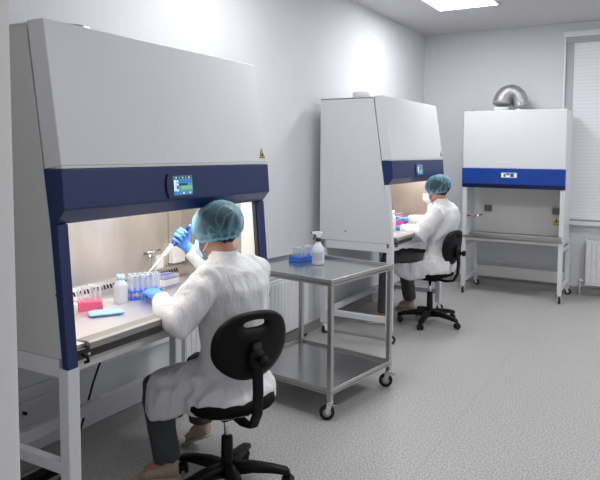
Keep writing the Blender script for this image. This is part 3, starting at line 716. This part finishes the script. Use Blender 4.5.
# ------------------------------------------------------------------ office chairs
def chair(label, cx_, cy_, face, seat_z, cast_a, bz, tilt):
    """local +x = backwards (backrest side)"""
    t = thing('swivel_chair', label, 'chair', (cx_, cy_, 0), 0)
    R0 = Matrix.Rotation(face, 4, 'Z')
    def sup(a, rx, ry, p=.75):
        c, s = math.cos(a), math.sin(a)
        return math.copysign(abs(c)**p, c)*rx, math.copysign(abs(s)**p, s)*ry
    b = MB(); rings = []
    for z, k in ((seat_z-.062, .80), (seat_z-.050, .95), (seat_z-.032, 1.0), (seat_z-.012, .98), (seat_z, .88), (seat_z-.002, .5)):
        rg = []
        for i in range(40):
            x, y = sup(2*PI*i/40, .205*k, .215*k); zz = z - (.02*max(0, -x/.2)**2 if z > seat_z-.04 else 0)
            rg.append(R0 @ V((x, y, zz)))
        rings.append(rg)
    b.rings(rings, 'blackfab'); b.build('seat', t)
    # backrest: shell with a handle slot
    b = MB(); hw, hh = .192, .156; xb = .235
    n = 56; K = 7
    def bp(u, v, off):   # u across, v up
        x = xb - .10*(u*u)/.2/.2*.35 + tilt*v + off
        return R0 @ V((x, u, bz+v))
    outer = []; inner = []
    for i in range(n):
        a = 2*PI*i/n
        u, v = sup(a, hw, hh, .82)
        if v < 0: u *= 1-.25*(v/hh)**2
        outer.append((u, v)); uu, vv = sup(a, .055, .016, .7); inner.append((uu, vv+.10))
    rs = []
    for side in (1, -1):
        seq = range(K+1) if side == 1 else range(K, -1, -1)
        for j in seq:
            tt_ = j/K; rg = []
            for i in range(n):
                u = inner[i][0]*(1-tt_)+outer[i][0]*tt_; v = inner[i][1]*(1-tt_)+outer[i][1]*tt_
                e = min(1, min(tt_, 1-tt_)*6)**.5
                rg.append(bp(u, v, side*(.004+.018*e) ))
            rs.append(rg)
    b.rings(rs, 'black', True, False, closed=True); b.build('backrest', t)
    # support post + bracket + knob
    b = MB()
    pts = [(.06, 0, seat_z-.09), (.16, 0, seat_z-.10), (.235, 0, seat_z-.085), (.27, 0, seat_z-.02), (.277, 0, seat_z+.08), (.27+tilt*.0, 0, bz-.05), (.262, 0, bz+.02)]
    secs = []
    for i, p in enumerate(pts):
        p = V(p); d = (V(pts[min(i+1, len(pts)-1)])-V(pts[max(i-1, 0)])).normalized()
        nrm = V((0, 1, 0)); q = d.cross(nrm)
        secs.append((R0 @ p, R0 @ (nrm*.026), R0 @ (q*.010)))
    b.loft(secs, 'black', 14, .6); b.build('back_post', t)
    b = MB(); b.loft([(R0 @ V((.255, 0, bz-.05)), R0 @ V((0, .045, 0)), V((0, 0, .045))), (R0 @ V((.285, 0, bz-.05)), R0 @ V((0, .038, 0)), V((0, 0, .038)))], 'black', 16, .7)
    b.tube([R0 @ V((.285, 0, bz-.05)), R0 @ V((.325, 0, bz-.05))], .014, 'black'); b.tube([R0 @ V((.315, 0, bz-.05)), R0 @ V((.335, 0, bz-.05))], .026, 'black', 10); b.build('height_knob', t)
    b = MB(); b.box((-.09, -.07, seat_z-.105), (.09, .07, seat_z-.073), 'black', R0); b.tube([R0 @ V((0, .05, seat_z-.09)), R0 @ V((-.02, .2, seat_z-.10)), R0 @ V((-.02, .25, seat_z-.10))], [.006, .006, .012], 'black', 8); b.build('seat_mechanism', t)
    b = MB(); b.tube([(0, 0, .2), (0, 0, seat_z-.1)], .0145, 'chrome', 16); b.build('gas_lift', t)
    b = MB(); b.lathe([(.032, .075), (.034, .12), (.029, .14), (.027, seat_z-.19 if seat_z < .46 else seat_z-.22), (.022, seat_z-.185 if seat_z < .46 else seat_z-.215)], (0, 0, 0), 'black', 20); b.build('lift_cover', t)
    b = MB(); rr = .285
    b.lathe([(.045, .07), (.05, .09), (.045, .125), (.034, .13)], (0, 0, 0), 'black', 20)
    for k in range(5):
        a = cast_a+k*2*PI/5; d = V((math.cos(a), math.sin(a), 0)); sd = V((-d.y, d.x, 0))
        b.loft([(d*.02+V((0, 0, .10)), sd*.036, V((0, 0, .034))), (d*.12+V((0, 0, .105)), sd*.032, V((0, 0, .026))), (d*.22+V((0, 0, .092)), sd*.027, V((0, 0, .020))), (d*(rr)+V((0, 0, .078)), sd*.025, V((0, 0, .017))), (d*(rr+.015)+V((0, 0, .07)), sd*.014, V((0, 0, .010)))], 'black', 14, .7)
    b.build('star_base', t)
    for k in range(5):
        a = cast_a+k*2*PI/5; d = V((math.cos(a), math.sin(a), 0))*rr
        T = Matrix.Translation(d) @ Matrix.Rotation(a+1.1+k*.7, 4, 'Z')
        b = MB(); b.lathe([(.008, .05), (.008, .075)], (0, 0, 0), 'chrome', 10, T)
        b.rings([[V((.012+.029*math.cos(PI*q/12-.15), yy, .03+.029*math.sin(PI*q/12-.15))) for q in range(13)] + [V((.012, yy, .028))] for yy in (-.010, .010)], 'black', False, True, T)
        c = b.build('caster', t)
        for s in (-1, 1):
            wb = MB(); wb.rings([[V((.012+a_*math.cos(2*PI*q/20), yy, .027+a_*math.sin(2*PI*q/20))) for q in range(20)] for a_, yy in ((.022, s*.010), (.0265, s*.012), (.0265, s*.021), (.022, s*.025))], 'rubber', True, True, T)
            wb.build('wheel', c)
    return t

CH1 = chair('black swivel chair under the person in the foreground', .955, 2.352, -math.radians(24), .476, math.radians(34), .755, .10)
CH2 = chair('black swivel chair under the far person', .825, 5.70, math.radians(-7), .52, math.radians(-15), .745, .10)

# ------------------------------------------------------------------ people
def hand_into(b, wrist, d, n, side, curls, spread=.12, thumb=(.7, .5), sc=1.0, m='glove'):
    """side=+1 right hand: thumb direction = d x n * side. curls: 4 lists of 3 angles"""
    wrist = V(wrist); d = V(d).normalized(); n = V(n); n = (n-d*n.dot(d)).normalized(); s = d.cross(n)*side
    pl = .078*sc
    b.loft([(wrist-d*.012, s*.028*sc, n*.021*sc), (wrist+d*.01, s*.030*sc, n*.019*sc), (wrist+d*.04*sc, s*.038*sc, n*.0165*sc), (wrist+d*.07*sc, s*.040*sc, n*.0145*sc), (wrist+d*.084*sc, s*.036*sc, n*.011*sc)], m, 18, .85)
    L = [(.040, .026, .021), (.045, .029, .022), (.041, .027, .021), (.032, .020, .019)]
    for k in range(4):
        off = (.030-.020*k)*sc; base = wrist + d*(pl-(.006 if k == 3 else 0) - (.004 if k == 0 else 0))*1.0 + s*off
        dd = (d + s*spread*(1.5-k)/1.5*.6).normalized(); ang = 0; p = base - dd*.012; pts = [p.copy(), base.copy()]; rad = [.0085*sc, .0098*sc]
        p = base.copy()
        for j in range(3):
            ang += curls[k][j]
            v = dd*math.cos(ang) + n*math.sin(ang)
            p = p + v*L[k][j]*sc; pts.append(p.copy()); rad.append((.0092, .0084, .0070)[j]*sc*(0.92 if k == 3 else 1))
        # rounded tip
        v = (pts[-1]-pts[-2]).normalized(); pts.append(pts[-1]+v*.004*sc); rad.append(.004*sc)
        P2 = []; R3 = []
        for i in range(len(pts)-1):
            P2 += [pts[i], (pts[i]+pts[i+1])/2]; R3 += [rad[i], (rad[i]+rad[i+1])/2]
        P2.append(pts[-1]); R3.append(rad[-1])
        b.tube(P2, R3, m, 12)
    a1, a2 = thumb
    t0 = wrist + d*.018*sc + s*.026*sc
    v1 = (d*.75 + s*a1 + n*a2).normalized(); v2 = (v1 + n*.35 + d*.25).normalized()
    p1 = t0 + v1*.036*sc; p2 = p1 + v2*.028*sc; p3 = p2 + (v2+n*.2).normalized()*.022*sc
    b.tube([t0-v1*.01, t0, (t0+p1)/2, p1, (p1+p2)/2, p2, p3, p3+(p3-p2).normalized()*.004], [.012*sc, .0145*sc, .013*sc, .0115*sc, .0108*sc, .0102*sc, .0085*sc, .004*sc], m, 12)

def person(J, org, label, maskm, trm, hood=False):
    fv = V(J['face']).normalized()                     # where the head looks
    hc = V(J['head']); up = V((0, 0, 1)); sv = up.cross(fv).normalized(); uv = fv.cross(sv).normalized()
    RH = Matrix((sv, fv, uv)).transposed()
    def H_(x, y, z): return hc + sv*x + fv*y + uv*z    # head frame: side, forward, up
    bf = V(J['bface']).normalized(); bs = V(J['shR'])-V(J['shL']); bs.normalize()
    # ---- body skin
    b = MB()
    b.ell(H_(0, -.012, .02), (.072, .090, .085), 'skin', RH)
    b.ell(H_(0, .022, -.03), (.058, .062, .082), 'skin', RH)
    b.ell(H_(0, .060, -.088), (.026, .024, .022), 'skin', RH)
    b.loft([(H_(0, .078, .005), sv*.008, uv*.006), (H_(0, .092, -.02), sv*.010, uv*.012), (H_(0, .102, -.034), sv*.015, uv*.010), (H_(0, .085, -.042), sv*.013, uv*.008)], 'skin', 10)
    b.loft([(H_(0, .07, -.062), sv*.022, uv*.007), (H_(0, .086, -.062), sv*.018, uv*.006)], 'skin', 10)
    for s in (-1, 1):
        b.loft([(H_(s*.070, -.012, -.012), fv*.012, uv*.022), (H_(s*.080, -.018, -.012), fv*.018, uv*.031), (H_(s*.084, -.020, -.010), fv*.014, uv*.026)], 'skin', 14)
    nk = V(J['neck'])
    b.tube([H_(0, -.02, -.05), (H_(0, -.02, -.05)+nk)/2+bf*-.005, nk, nk-V((0, 0, .06))], [.052, .050, .056, .065], 'skin', 18)
    T_ = J['torso']                                   # rings: z, cx, cy, w, d
    b.loft([(V((x, y, z)), bs*(w_-.03), bf*(d_-.03)) for z, x, y, w_, d_ in T_[:-1]], 'skin', 24)
    for s_, sh, el, wr in (('L', J['shL'], J['elL'], J['wrL']), ('R', J['shR'], J['elR'], J['wrR'])):
        sh, el, wr = V(sh), V(el), V(wr)
        b.tube([sh, (sh+el)/2, el, (el*.6+wr*.4), wr], [.046, .042, .037, .036, .025], 'skin', 14)
    for q in 'LR':
        hp, kn, an = V(J['hip'+q]), V(J['kn'+q]), V(J['an'+q])
        b.tube([hp, hp*.5+kn*.5, kn, kn*.6+an*.4, an], [.078, .066, .049, .047, .032], 'skin', 16)
        ft = V(J['toe'+q]); b.tube([an-V((0, 0, .03)), (an+ft)/2, ft-(ft-an).normalized()*.03], [.03, .028, .022], 'skin', 12)
    body = remesh(b, 'person', None, org, .011, 4, mat_name='skin'); tag(body, label, 'person')
    for s in (-1, 1):
        e = MB(); e.ell(H_(s*.029, .0755, .004), (.012, .008, .007), 'white_in', RH, 14, 8); e.ell(H_(s*.029, .0825, .004), (.006, .003, .006), 'eye', RH, 12, 8); e.build('eye', body, org)
        e = MB(); e.tube([H_(s*.014, .083, .022), H_(s*.030, .082, .027), H_(s*.046, .070, .020)], [.003, .004, .002], 'hair', 8); e.build('eyebrow', body, org)
    # ---- hair (under the cap)
    b = MB(); b.ell(H_(0, -.022, .030), (.092, .106, .092), 'hair', RH); b.ell(H_(0, -.075, .02), (.075, .07, .075), 'hair', RH); b.ell(H_(0, -.055, -.02), (.066, .052, .055), 'hair', RH); b.ell(H_(0, -.045, -.045), (.046, .030, .035), 'hair', RH)
    if J.get('bun'): b.ell(H_(0, -.105, .02), (.05, .035, .045), 'hair', RH)
    remesh(b, 'hair', body, org, .008, 3, .004, (30, 30, 14), 'hair')
    # ---- bouffant cap
    cr = J.get('cap', (.103, .126, .108)); cc = H_(0, -.032, .035)
    b = MB(); rings = []; seg = 72; tilt = J.get('captilt', .55)
    for j in range(0, 19):
        th = .03 + (PI*.735-.03)*j/18
        rg = []
        for k in range(seg):
            a = 2*PI*k/seg
            q = V((math.sin(th)*math.cos(a), math.sin(th)*math.sin(a), math.cos(th)))
            # tilt the gathered opening towards the nape
            ct, st = math.cos(tilt*.45), math.sin(tilt*.45)
            q = V((q.x, q.y*ct + q.z*st*-1, q.z*ct + q.y*st))
            w_ = max(0, (j-9)/9)
            rip = 1 + .022*w_*math.sin(a*17+noise.noise(V((a*2, 0, 0)))*4) + .022*noise.noise(q*4.2+V((J['seed'], 0, 0)))
            fold = abs(noise.noise(V((q.x*3.1+J['seed'], q.y*3.1, q.z*2))))
            rip += .02*(1-min(1, fold*9))
            if j == 18: rip *= .985
            rg.append(cc + RH @ V((q.x*cr[0]*rip, q.y*cr[1]*rip, q.z*cr[2]*rip)))
        rings.append(rg)
    b.rings(rings, 'cap', True, False)
    cap = b.build('hair_cap', body, org)
    bt = MB(); ring = rings[18]; n_ = len(ring); pts = [ring[i % n_] for i in range(n_)]
    bd = []
    for i in range(n_):
        p = pts[i]; d = (pts[(i+1) % n_]-pts[i-1]).normalized(); u = (p-cc).normalized(); v = d.cross(u)
        bd.append([p+(u*math.cos(2*PI*k/8)*.0045+v*math.sin(2*PI*k/8)*.0075)*(1+.3*math.sin(i*1.9)) for k in range(8)])
    bt.rings(bd, 'cap_band', True, False, closed=True); bt.build('elastic_band', cap, org)
    # ---- mask
    b = MB(); vs = []; fs = []; NN, KK = 14, 10
    for i in range(NN+1):
        for j in range(KK+1):
            a = -1.15+2.3*i/NN; v = -1+2*j/KK
            r = .078+.006*math.cos(v*1.5)
            y = math.cos(a)*(.075+.022*(1-v*v))+.028 ; x = math.sin(a)*(.074-.004*abs(v))
            z = -.052+v*.055*(1-.35*abs(a)/1.15) + .004*math.sin(v*9)
            y += .018*math.exp(-(a*a)*8)*(1 if v > -.2 else .4)
            vs.append(H_(x, y, z))
    for i in range(NN):
        for j in range(KK): q = i*(KK+1)+j; fs.append((q, q+1, q+KK+2, q+KK+1))
    b.faces(vs, fs, maskm, True); mk = b.build('face_mask', body, org)
    sd = mk.modifiers.new('t', 'SOLIDIFY'); sd.thickness = .003
    for s in (-1, 1):
        e = MB(); e.tube([H_(s*.068, .055, -.028), H_(s*.080, .02, .0), H_(s*.088, -.02, .02), H_(s*.086, -.035, -.01), H_(s*.080, .0, -.045), H_(s*.068, .05, -.07)], .0018, 'white_pl', 6); e.build('ear_loop', mk, org)
    # ---- trousers
    b = MB()
    hm = (V(J['hipL'])+V(J['hipR']))/2
    b.ell(hm+V((0, 0, .02)), (.15, .165, .10), trm)
    for q in 'LR':
        hp, kn, an = V(J['hip'+q]), V(J['kn'+q]), V(J['an'+q])
        k2 = kn+(an-kn).normalized()*.05
        b.tube([hp, hp*.5+kn*.5, kn+(hp-kn).normalized()*.06, kn, k2, k2*.5+an*.5, an], [.092, .085, .074, .071, .071, .068, .066], trm, 20)
    remesh(b, 'trousers', body, org, .011, 4, .006, (14, 14, 6), trm)
    # ---- shoes
    for q in 'LR':
        an, toe = V(J['an'+q]), V(J['toe'+q]); g = toe-an; g.z = 0; L = g.length; g.normalize(); sd_ = V((-g.y, g.x, 0)); hz = J.get('heel'+q, 0)
        b = MB(); a0 = V((an.x, an.y, 0))-g*.055
        def pt(t_, z): return a0+g*t_+V((0, 0, z+hz*max(0, 1-t_/.17)))
        tl = L+.055
        b.loft([(pt(0, .045), sd_*.022, V((0, 0, .030))), (pt(.02, .050), sd_*.033, V((0, 0, .040))), (pt(.06, .052), sd_*.037, V((0, 0, .042))), (pt(.11, .045), sd_*.037, V((0, 0, .034))), (pt(.16, .036), sd_*.042, V((0, 0, .025))), (pt(tl-.03, .030), sd_*.039, V((0, 0, .020))), (pt(tl, .026), sd_*.020, V((0, 0, .012)))], 'shoe', 20)
        b.tube([pt(.055, .06), pt(.045, .12)], [.036, .038], 'shoe', 18)
        sh = remesh(b, 'shoe', body, org, .006, 4, mat_name='shoe')
        b = MB(); b.loft([(pt(-.004, .009), sd_*.024, V((0, 0, .009))), (pt(.03, .009), sd_*.037, V((0, 0, .009))), (pt(.10, .009), sd_*.036, V((0, 0, .009))), (pt(.17, .009), sd_*.044, V((0, 0, .009))), (pt(tl-.02, .009), sd_*.037, V((0, 0, .009))), (pt(tl+.004, .011), sd_*.018, V((0, 0, .008)))], 'sole', 20, .7); b.build('sole', sh, org)
    # ---- gloves
    for q, sgn in (('L', -1), ('R', 1)):
        h = J['hand'+q]; wr = V(J['wr'+q]); el = V(J['el'+q]); b = MB()
        fd = (wr-el).normalized()
        b.tube([wr-fd*.05, wr-fd*.02, wr, wr+V(h['d']).normalized()*.015], [.034, .031, .029, .028], 'glove', 18)
        hand_into(b, wr+V(h['d']).normalized()*.008, h['d'], h['n'], sgn, h['c'], h.get('spread', .12), h.get('th', (.7, .5)), h.get('sc', 1.0))
        remesh(b, 'glove', body, org, .0034, 2, .0009, (90, 90, 90), 'glove')
    # ---- lab coat
    b = MB()
    b.loft([(V((x, y, z)), bs*w_, bf*d_) for z, x, y, w_, d_ in T_], 'coat', 36, .9)
    for sh, el, wr in ((J['shL'], J['elL'], J['wrL']), (J['shR'], J['elR'], J['wrR'])):
        sh, el, wr = V(sh), V(el), V(wr); fd = (wr-el).normalized(); cuff = wr-fd*.018
        inn = sh + (V((T_[-4][1], T_[-4][2], sh.z-.02))-sh)*.35
        b.tube([inn, sh-V((0, 0, .012)), sh*.72+el*.28, sh*.35+el*.65, el-V((0, 0, .006)), el*.7+cuff*.3, el*.35+cuff*.65, cuff], [.084, .080, .078, .080, .079, .074, .058, .042], 'coat', 22)
    for secs in J['skirt']: b.loft([(V(c), V(u), V(v)) for c, u, v in secs], 'coat', 24, .85)
    ct = remesh(b, 'lab_coat', body, org, .009, 4, .011, (8, 8, 3.6), 'coat')
    bvh = BVHTree.FromObject(ct, bpy.context.evaluated_depsgraph_get())
    for line in J['seams']:
        pts = []
        for i in range(len(line)-1):
            for q in range(8):
                p = V(line[i]).lerp(V(line[i+1]), q/8)-V(org); hit = bvh.find_nearest(p)
                pts.append(hit[0]+hit[1]*.0004)
        e = MB(); e.tube(pts, .0016, 'collar', 6); e.build('seam', ct)
    # collar
    b = MB(); cz = V(J['neck']); rg = []
    for j, (dz, r1) in enumerate(((-.03, .078), (-.005, .068), (.022, .061), (.024, .056), (.0, .058), (-.03, .064))):
        rg.append([cz + V((0, 0, dz)) - bf*(.004+dz*.2) + bs*math.cos(2*PI*k/32)*r1 + bf*math.sin(2*PI*k/32)*r1*.98 for k in range(32)])
    b.rings(rg, 'collar', True, False); b.build('collar', ct, org)
    return body

# foreground person
G = V((.572, 2.47, 1.165)); ax = V((.22, .72, .66)).normalized()
dR = V((-.41, -.54, .73)); dR = (dR-ax*dR.dot(ax)).normalized(); nR = -dR.cross(ax)
wR = G - dR*.075 - nR*.028
J1 = dict(face=(-1, .0, -.40), head=(.848, 2.405, 1.215), bface=(-1, 0.05, 0), neck=(.897, 2.405, 1.112), seed=1.7, cap=(.112, .135, .108),
    torso=[(.415, .935, 2.385, .245, .205), (.485, .935, 2.385, .245, .205), (.52, .94, 2.395, .215, .175), (.57, .94, 2.405, .185, .148), (.70, .945, 2.41, .172, .130), (.85, .955, 2.41, .188, .132), (.97, .957, 2.41, .202, .130), (1.045, .944, 2.41, .180, .110), (1.085, .922, 2.41, .125, .086), (1.118, .905, 2.405, .068, .066)],
    shL=(.935, 2.24, 1.025), elL=(.905, 2.065, .865), wrL=(.695, 2.175, .925),
    shR=(.955, 2.58, 1.025), elR=(.78, 2.655, .90), wrR=tuple(wR),
    hipL=(.91, 2.31, .505), knL=(.605, 2.245, .462), anL=(.655, 2.27, .10), toeL=(.545, 2.19, .03),
    hipR=(.91, 2.50, .505), knR=(.60, 2.58, .475), anR=(.60, 2.60, .16), toeR=(.50, 2.61, .03), heelR=.085,
    handL=dict(d=(-.85, .42, .18), n=(-.1, .1, -1), c=[(.5, .55, .3), (.5, .6, .35), (.5, .6, .35), (.55, .6, .4)], spread=.3, th=(.75, .45)),
    handR=dict(d=tuple(dR), n=tuple(nR), c=[(.95, 1.25, .6), (1.05, 1.3, .7), (1.1, 1.3, .7), (1.15, 1.3, .7)], spread=.05, th=(.95, .35)),
    seams=[[(.93, 2.33, 1.09), (1.0, 2.29, 1.04), (1.07, 2.285, .95), (1.08, 2.27, .82), (1.07, 2.27, .72)], [(.94, 2.52, 1.08), (1.02, 2.54, 1.02), (1.09, 2.54, .93), (1.09, 2.54, .82)]],
    skirt=[
        [((.97, 2.40, .53), (0, .19, 0), (.03, 0, .10)), ((.87, 2.37, .535), (0, .18, 0), (.01, 0, .098)), ((.79, 2.295, .525), (0, .115, 0), (.01, 0, .09)), ((.70, 2.25, .505), (0, .095, 0), (.01, 0, .082)), ((.635, 2.235, .49), (0, .088, 0), (.01, 0, .075))],
        [((.635, 2.155, .43), (.0, .020, 0), (0, 0, .060)), ((.67, 2.148, .425), (0, .020, 0), (0, 0, .078)), ((.74, 2.16, .435), (0, .022, 0), (0, 0, .080)), ((.84, 2.185, .46), (0, .024, 0), (0, 0, .060)), ((.95, 2.22, .485), (0, .026, 0), (0, 0, .045)), ((1.04, 2.27, .49), (0.02, .026, 0), (0, 0, .04))],
        [((.94, 2.58, .50), (0, .026, 0), (0, 0, .07)), ((1.02, 2.565, .48), (0, .026, 0), (0, 0, .07)), ((1.08, 2.51, .48), (.02, .026, 0), (0, 0, .07))],
    ])
p1 = person(J1, (.93, 2.40, 0), 'person in the foreground in white lab coat raising a pipette in the right hand', 'mask', 'trouser')

# pipette held in the right hand
def pipette():
    tip = G - ax*.275; top = G + ax*.065
    o = thing('pipette', 'white and blue pipette held up in the foreground person\'s hand', 'pipette', tuple(tip))
    def P_(t): return G + ax*t - tip
    MB().tube([P_(-.085), P_(-.06), P_(-.02), P_(.03), P_(.045)], [.010, .0125, .014, .0145, .012], 'pipblue', 18).build('handle', o)
    MB().tube([P_(.045), P_(.062), P_(.063), P_(.075)], [.005, .005, .010, .009], 'pipblue', 14).build('plunger', o)
    MB().tube([P_(-.135), P_(-.13), P_(-.115), P_(-.075), P_(-.06)], [.005, .008, .0115, .0125, .013], 'pip', 18).build('barrel', o)
    MB().tube([P_(-.275), P_(-.22), P_(-.15), P_(-.125)], [.0018, .0034, .0044, .005], 'pip', 12).build('tip', o)
pipette()

# far person
J2 = dict(face=(-1, -.10, -.35), head=(.868, 5.685, 1.262), bface=(-1, -.08, 0), neck=(.905, 5.705, 1.16), seed=5.2, cap=(.098, .122, .098),
    torso=[(.50, .90, 5.71, .20, .14), (.60, .90, 5.715, .185, .13), (.75, .91, 5.72, .172, .115), (.90, .935, 5.72, .188, .12), (1.01, .95, 5.72, .20, .12), (1.09, .95, 5.715, .18, .10), (1.135, .93, 5.71, .12, .08), (1.17, .912, 5.705, .064, .062)],
    shL=(.93, 5.545, 1.07), elL=(.80, 5.47, .87), wrL=(.585, 5.52, .905),
    shR=(.94, 5.885, 1.07), elR=(.78, 5.90, .93), wrR=(.575, 5.70, .965),
    hipL=(.88, 5.62, .585), knL=(.46, 5.545, .615), anL=(.46, 5.47, .10), toeL=(.30, 5.40, .03),
    hipR=(.88, 5.81, .585), knR=(.47, 5.93, .59), anR=(.50, 6.05, .12), toeR=(.36, 6.05, .03),
    handL=dict(d=(-1, .1, -.12), n=(-.1, .2, -1), c=[(.4, .5, .3), (.45, .55, .35), (.5, .55, .35), (.5, .5, .4)], spread=.2, th=(.7, .5)),
    handR=dict(d=(-.95, -.15, .2), n=(-.2, -.3, -1), c=[(.5, .6, .3), (.55, .65, .35), (.6, .65, .35), (.6, .6, .4)], spread=.2, th=(.7, .5)),
    seams=[[(.90, 5.64, 1.14), (1.0, 5.60, 1.08), (1.06, 5.58, .95)]],
    skirt=[
        [((1.0, 5.71, .62), (0, .19, 0), (.03, 0, .10)), ((.88, 5.70, .63), (0, .19, 0), (.01, 0, .10)), ((.80, 5.67, .61), (0, .15, 0), (.01, 0, .08))],
        [((.52, 5.49, .53), (0, .020, 0), (0, 0, .04)), ((.60, 5.485, .515), (0, .020, 0), (0, 0, .065)), ((.70, 5.485, .51), (0, .022, 0), (0, 0, .08)), ((.82, 5.50, .54), (0, .024, 0), (0, 0, .09)), ((.94, 5.52, .56), (0, .028, 0), (0, 0, .07)), ((1.03, 5.56, .58), (.02, .028, 0), (0, 0, .05))],
        [((.92, 5.90, .58), (0, .03, 0), (0, 0, .10)), ((1.04, 5.87, .56), (0, .03, 0), (0, 0, .10))],
    ])
p2 = person(J2, (.86, 5.71, 0), 'far person in white lab coat and white face mask working at the second cabinet', 'mask_white', 'trouser2')

# ------------------------------------------------------------------ colour
S.view_settings.view_transform = 'Standard'
S.view_settings.look = 'None'
S.view_settings.exposure = 0
S.cycles.max_bounces = 8
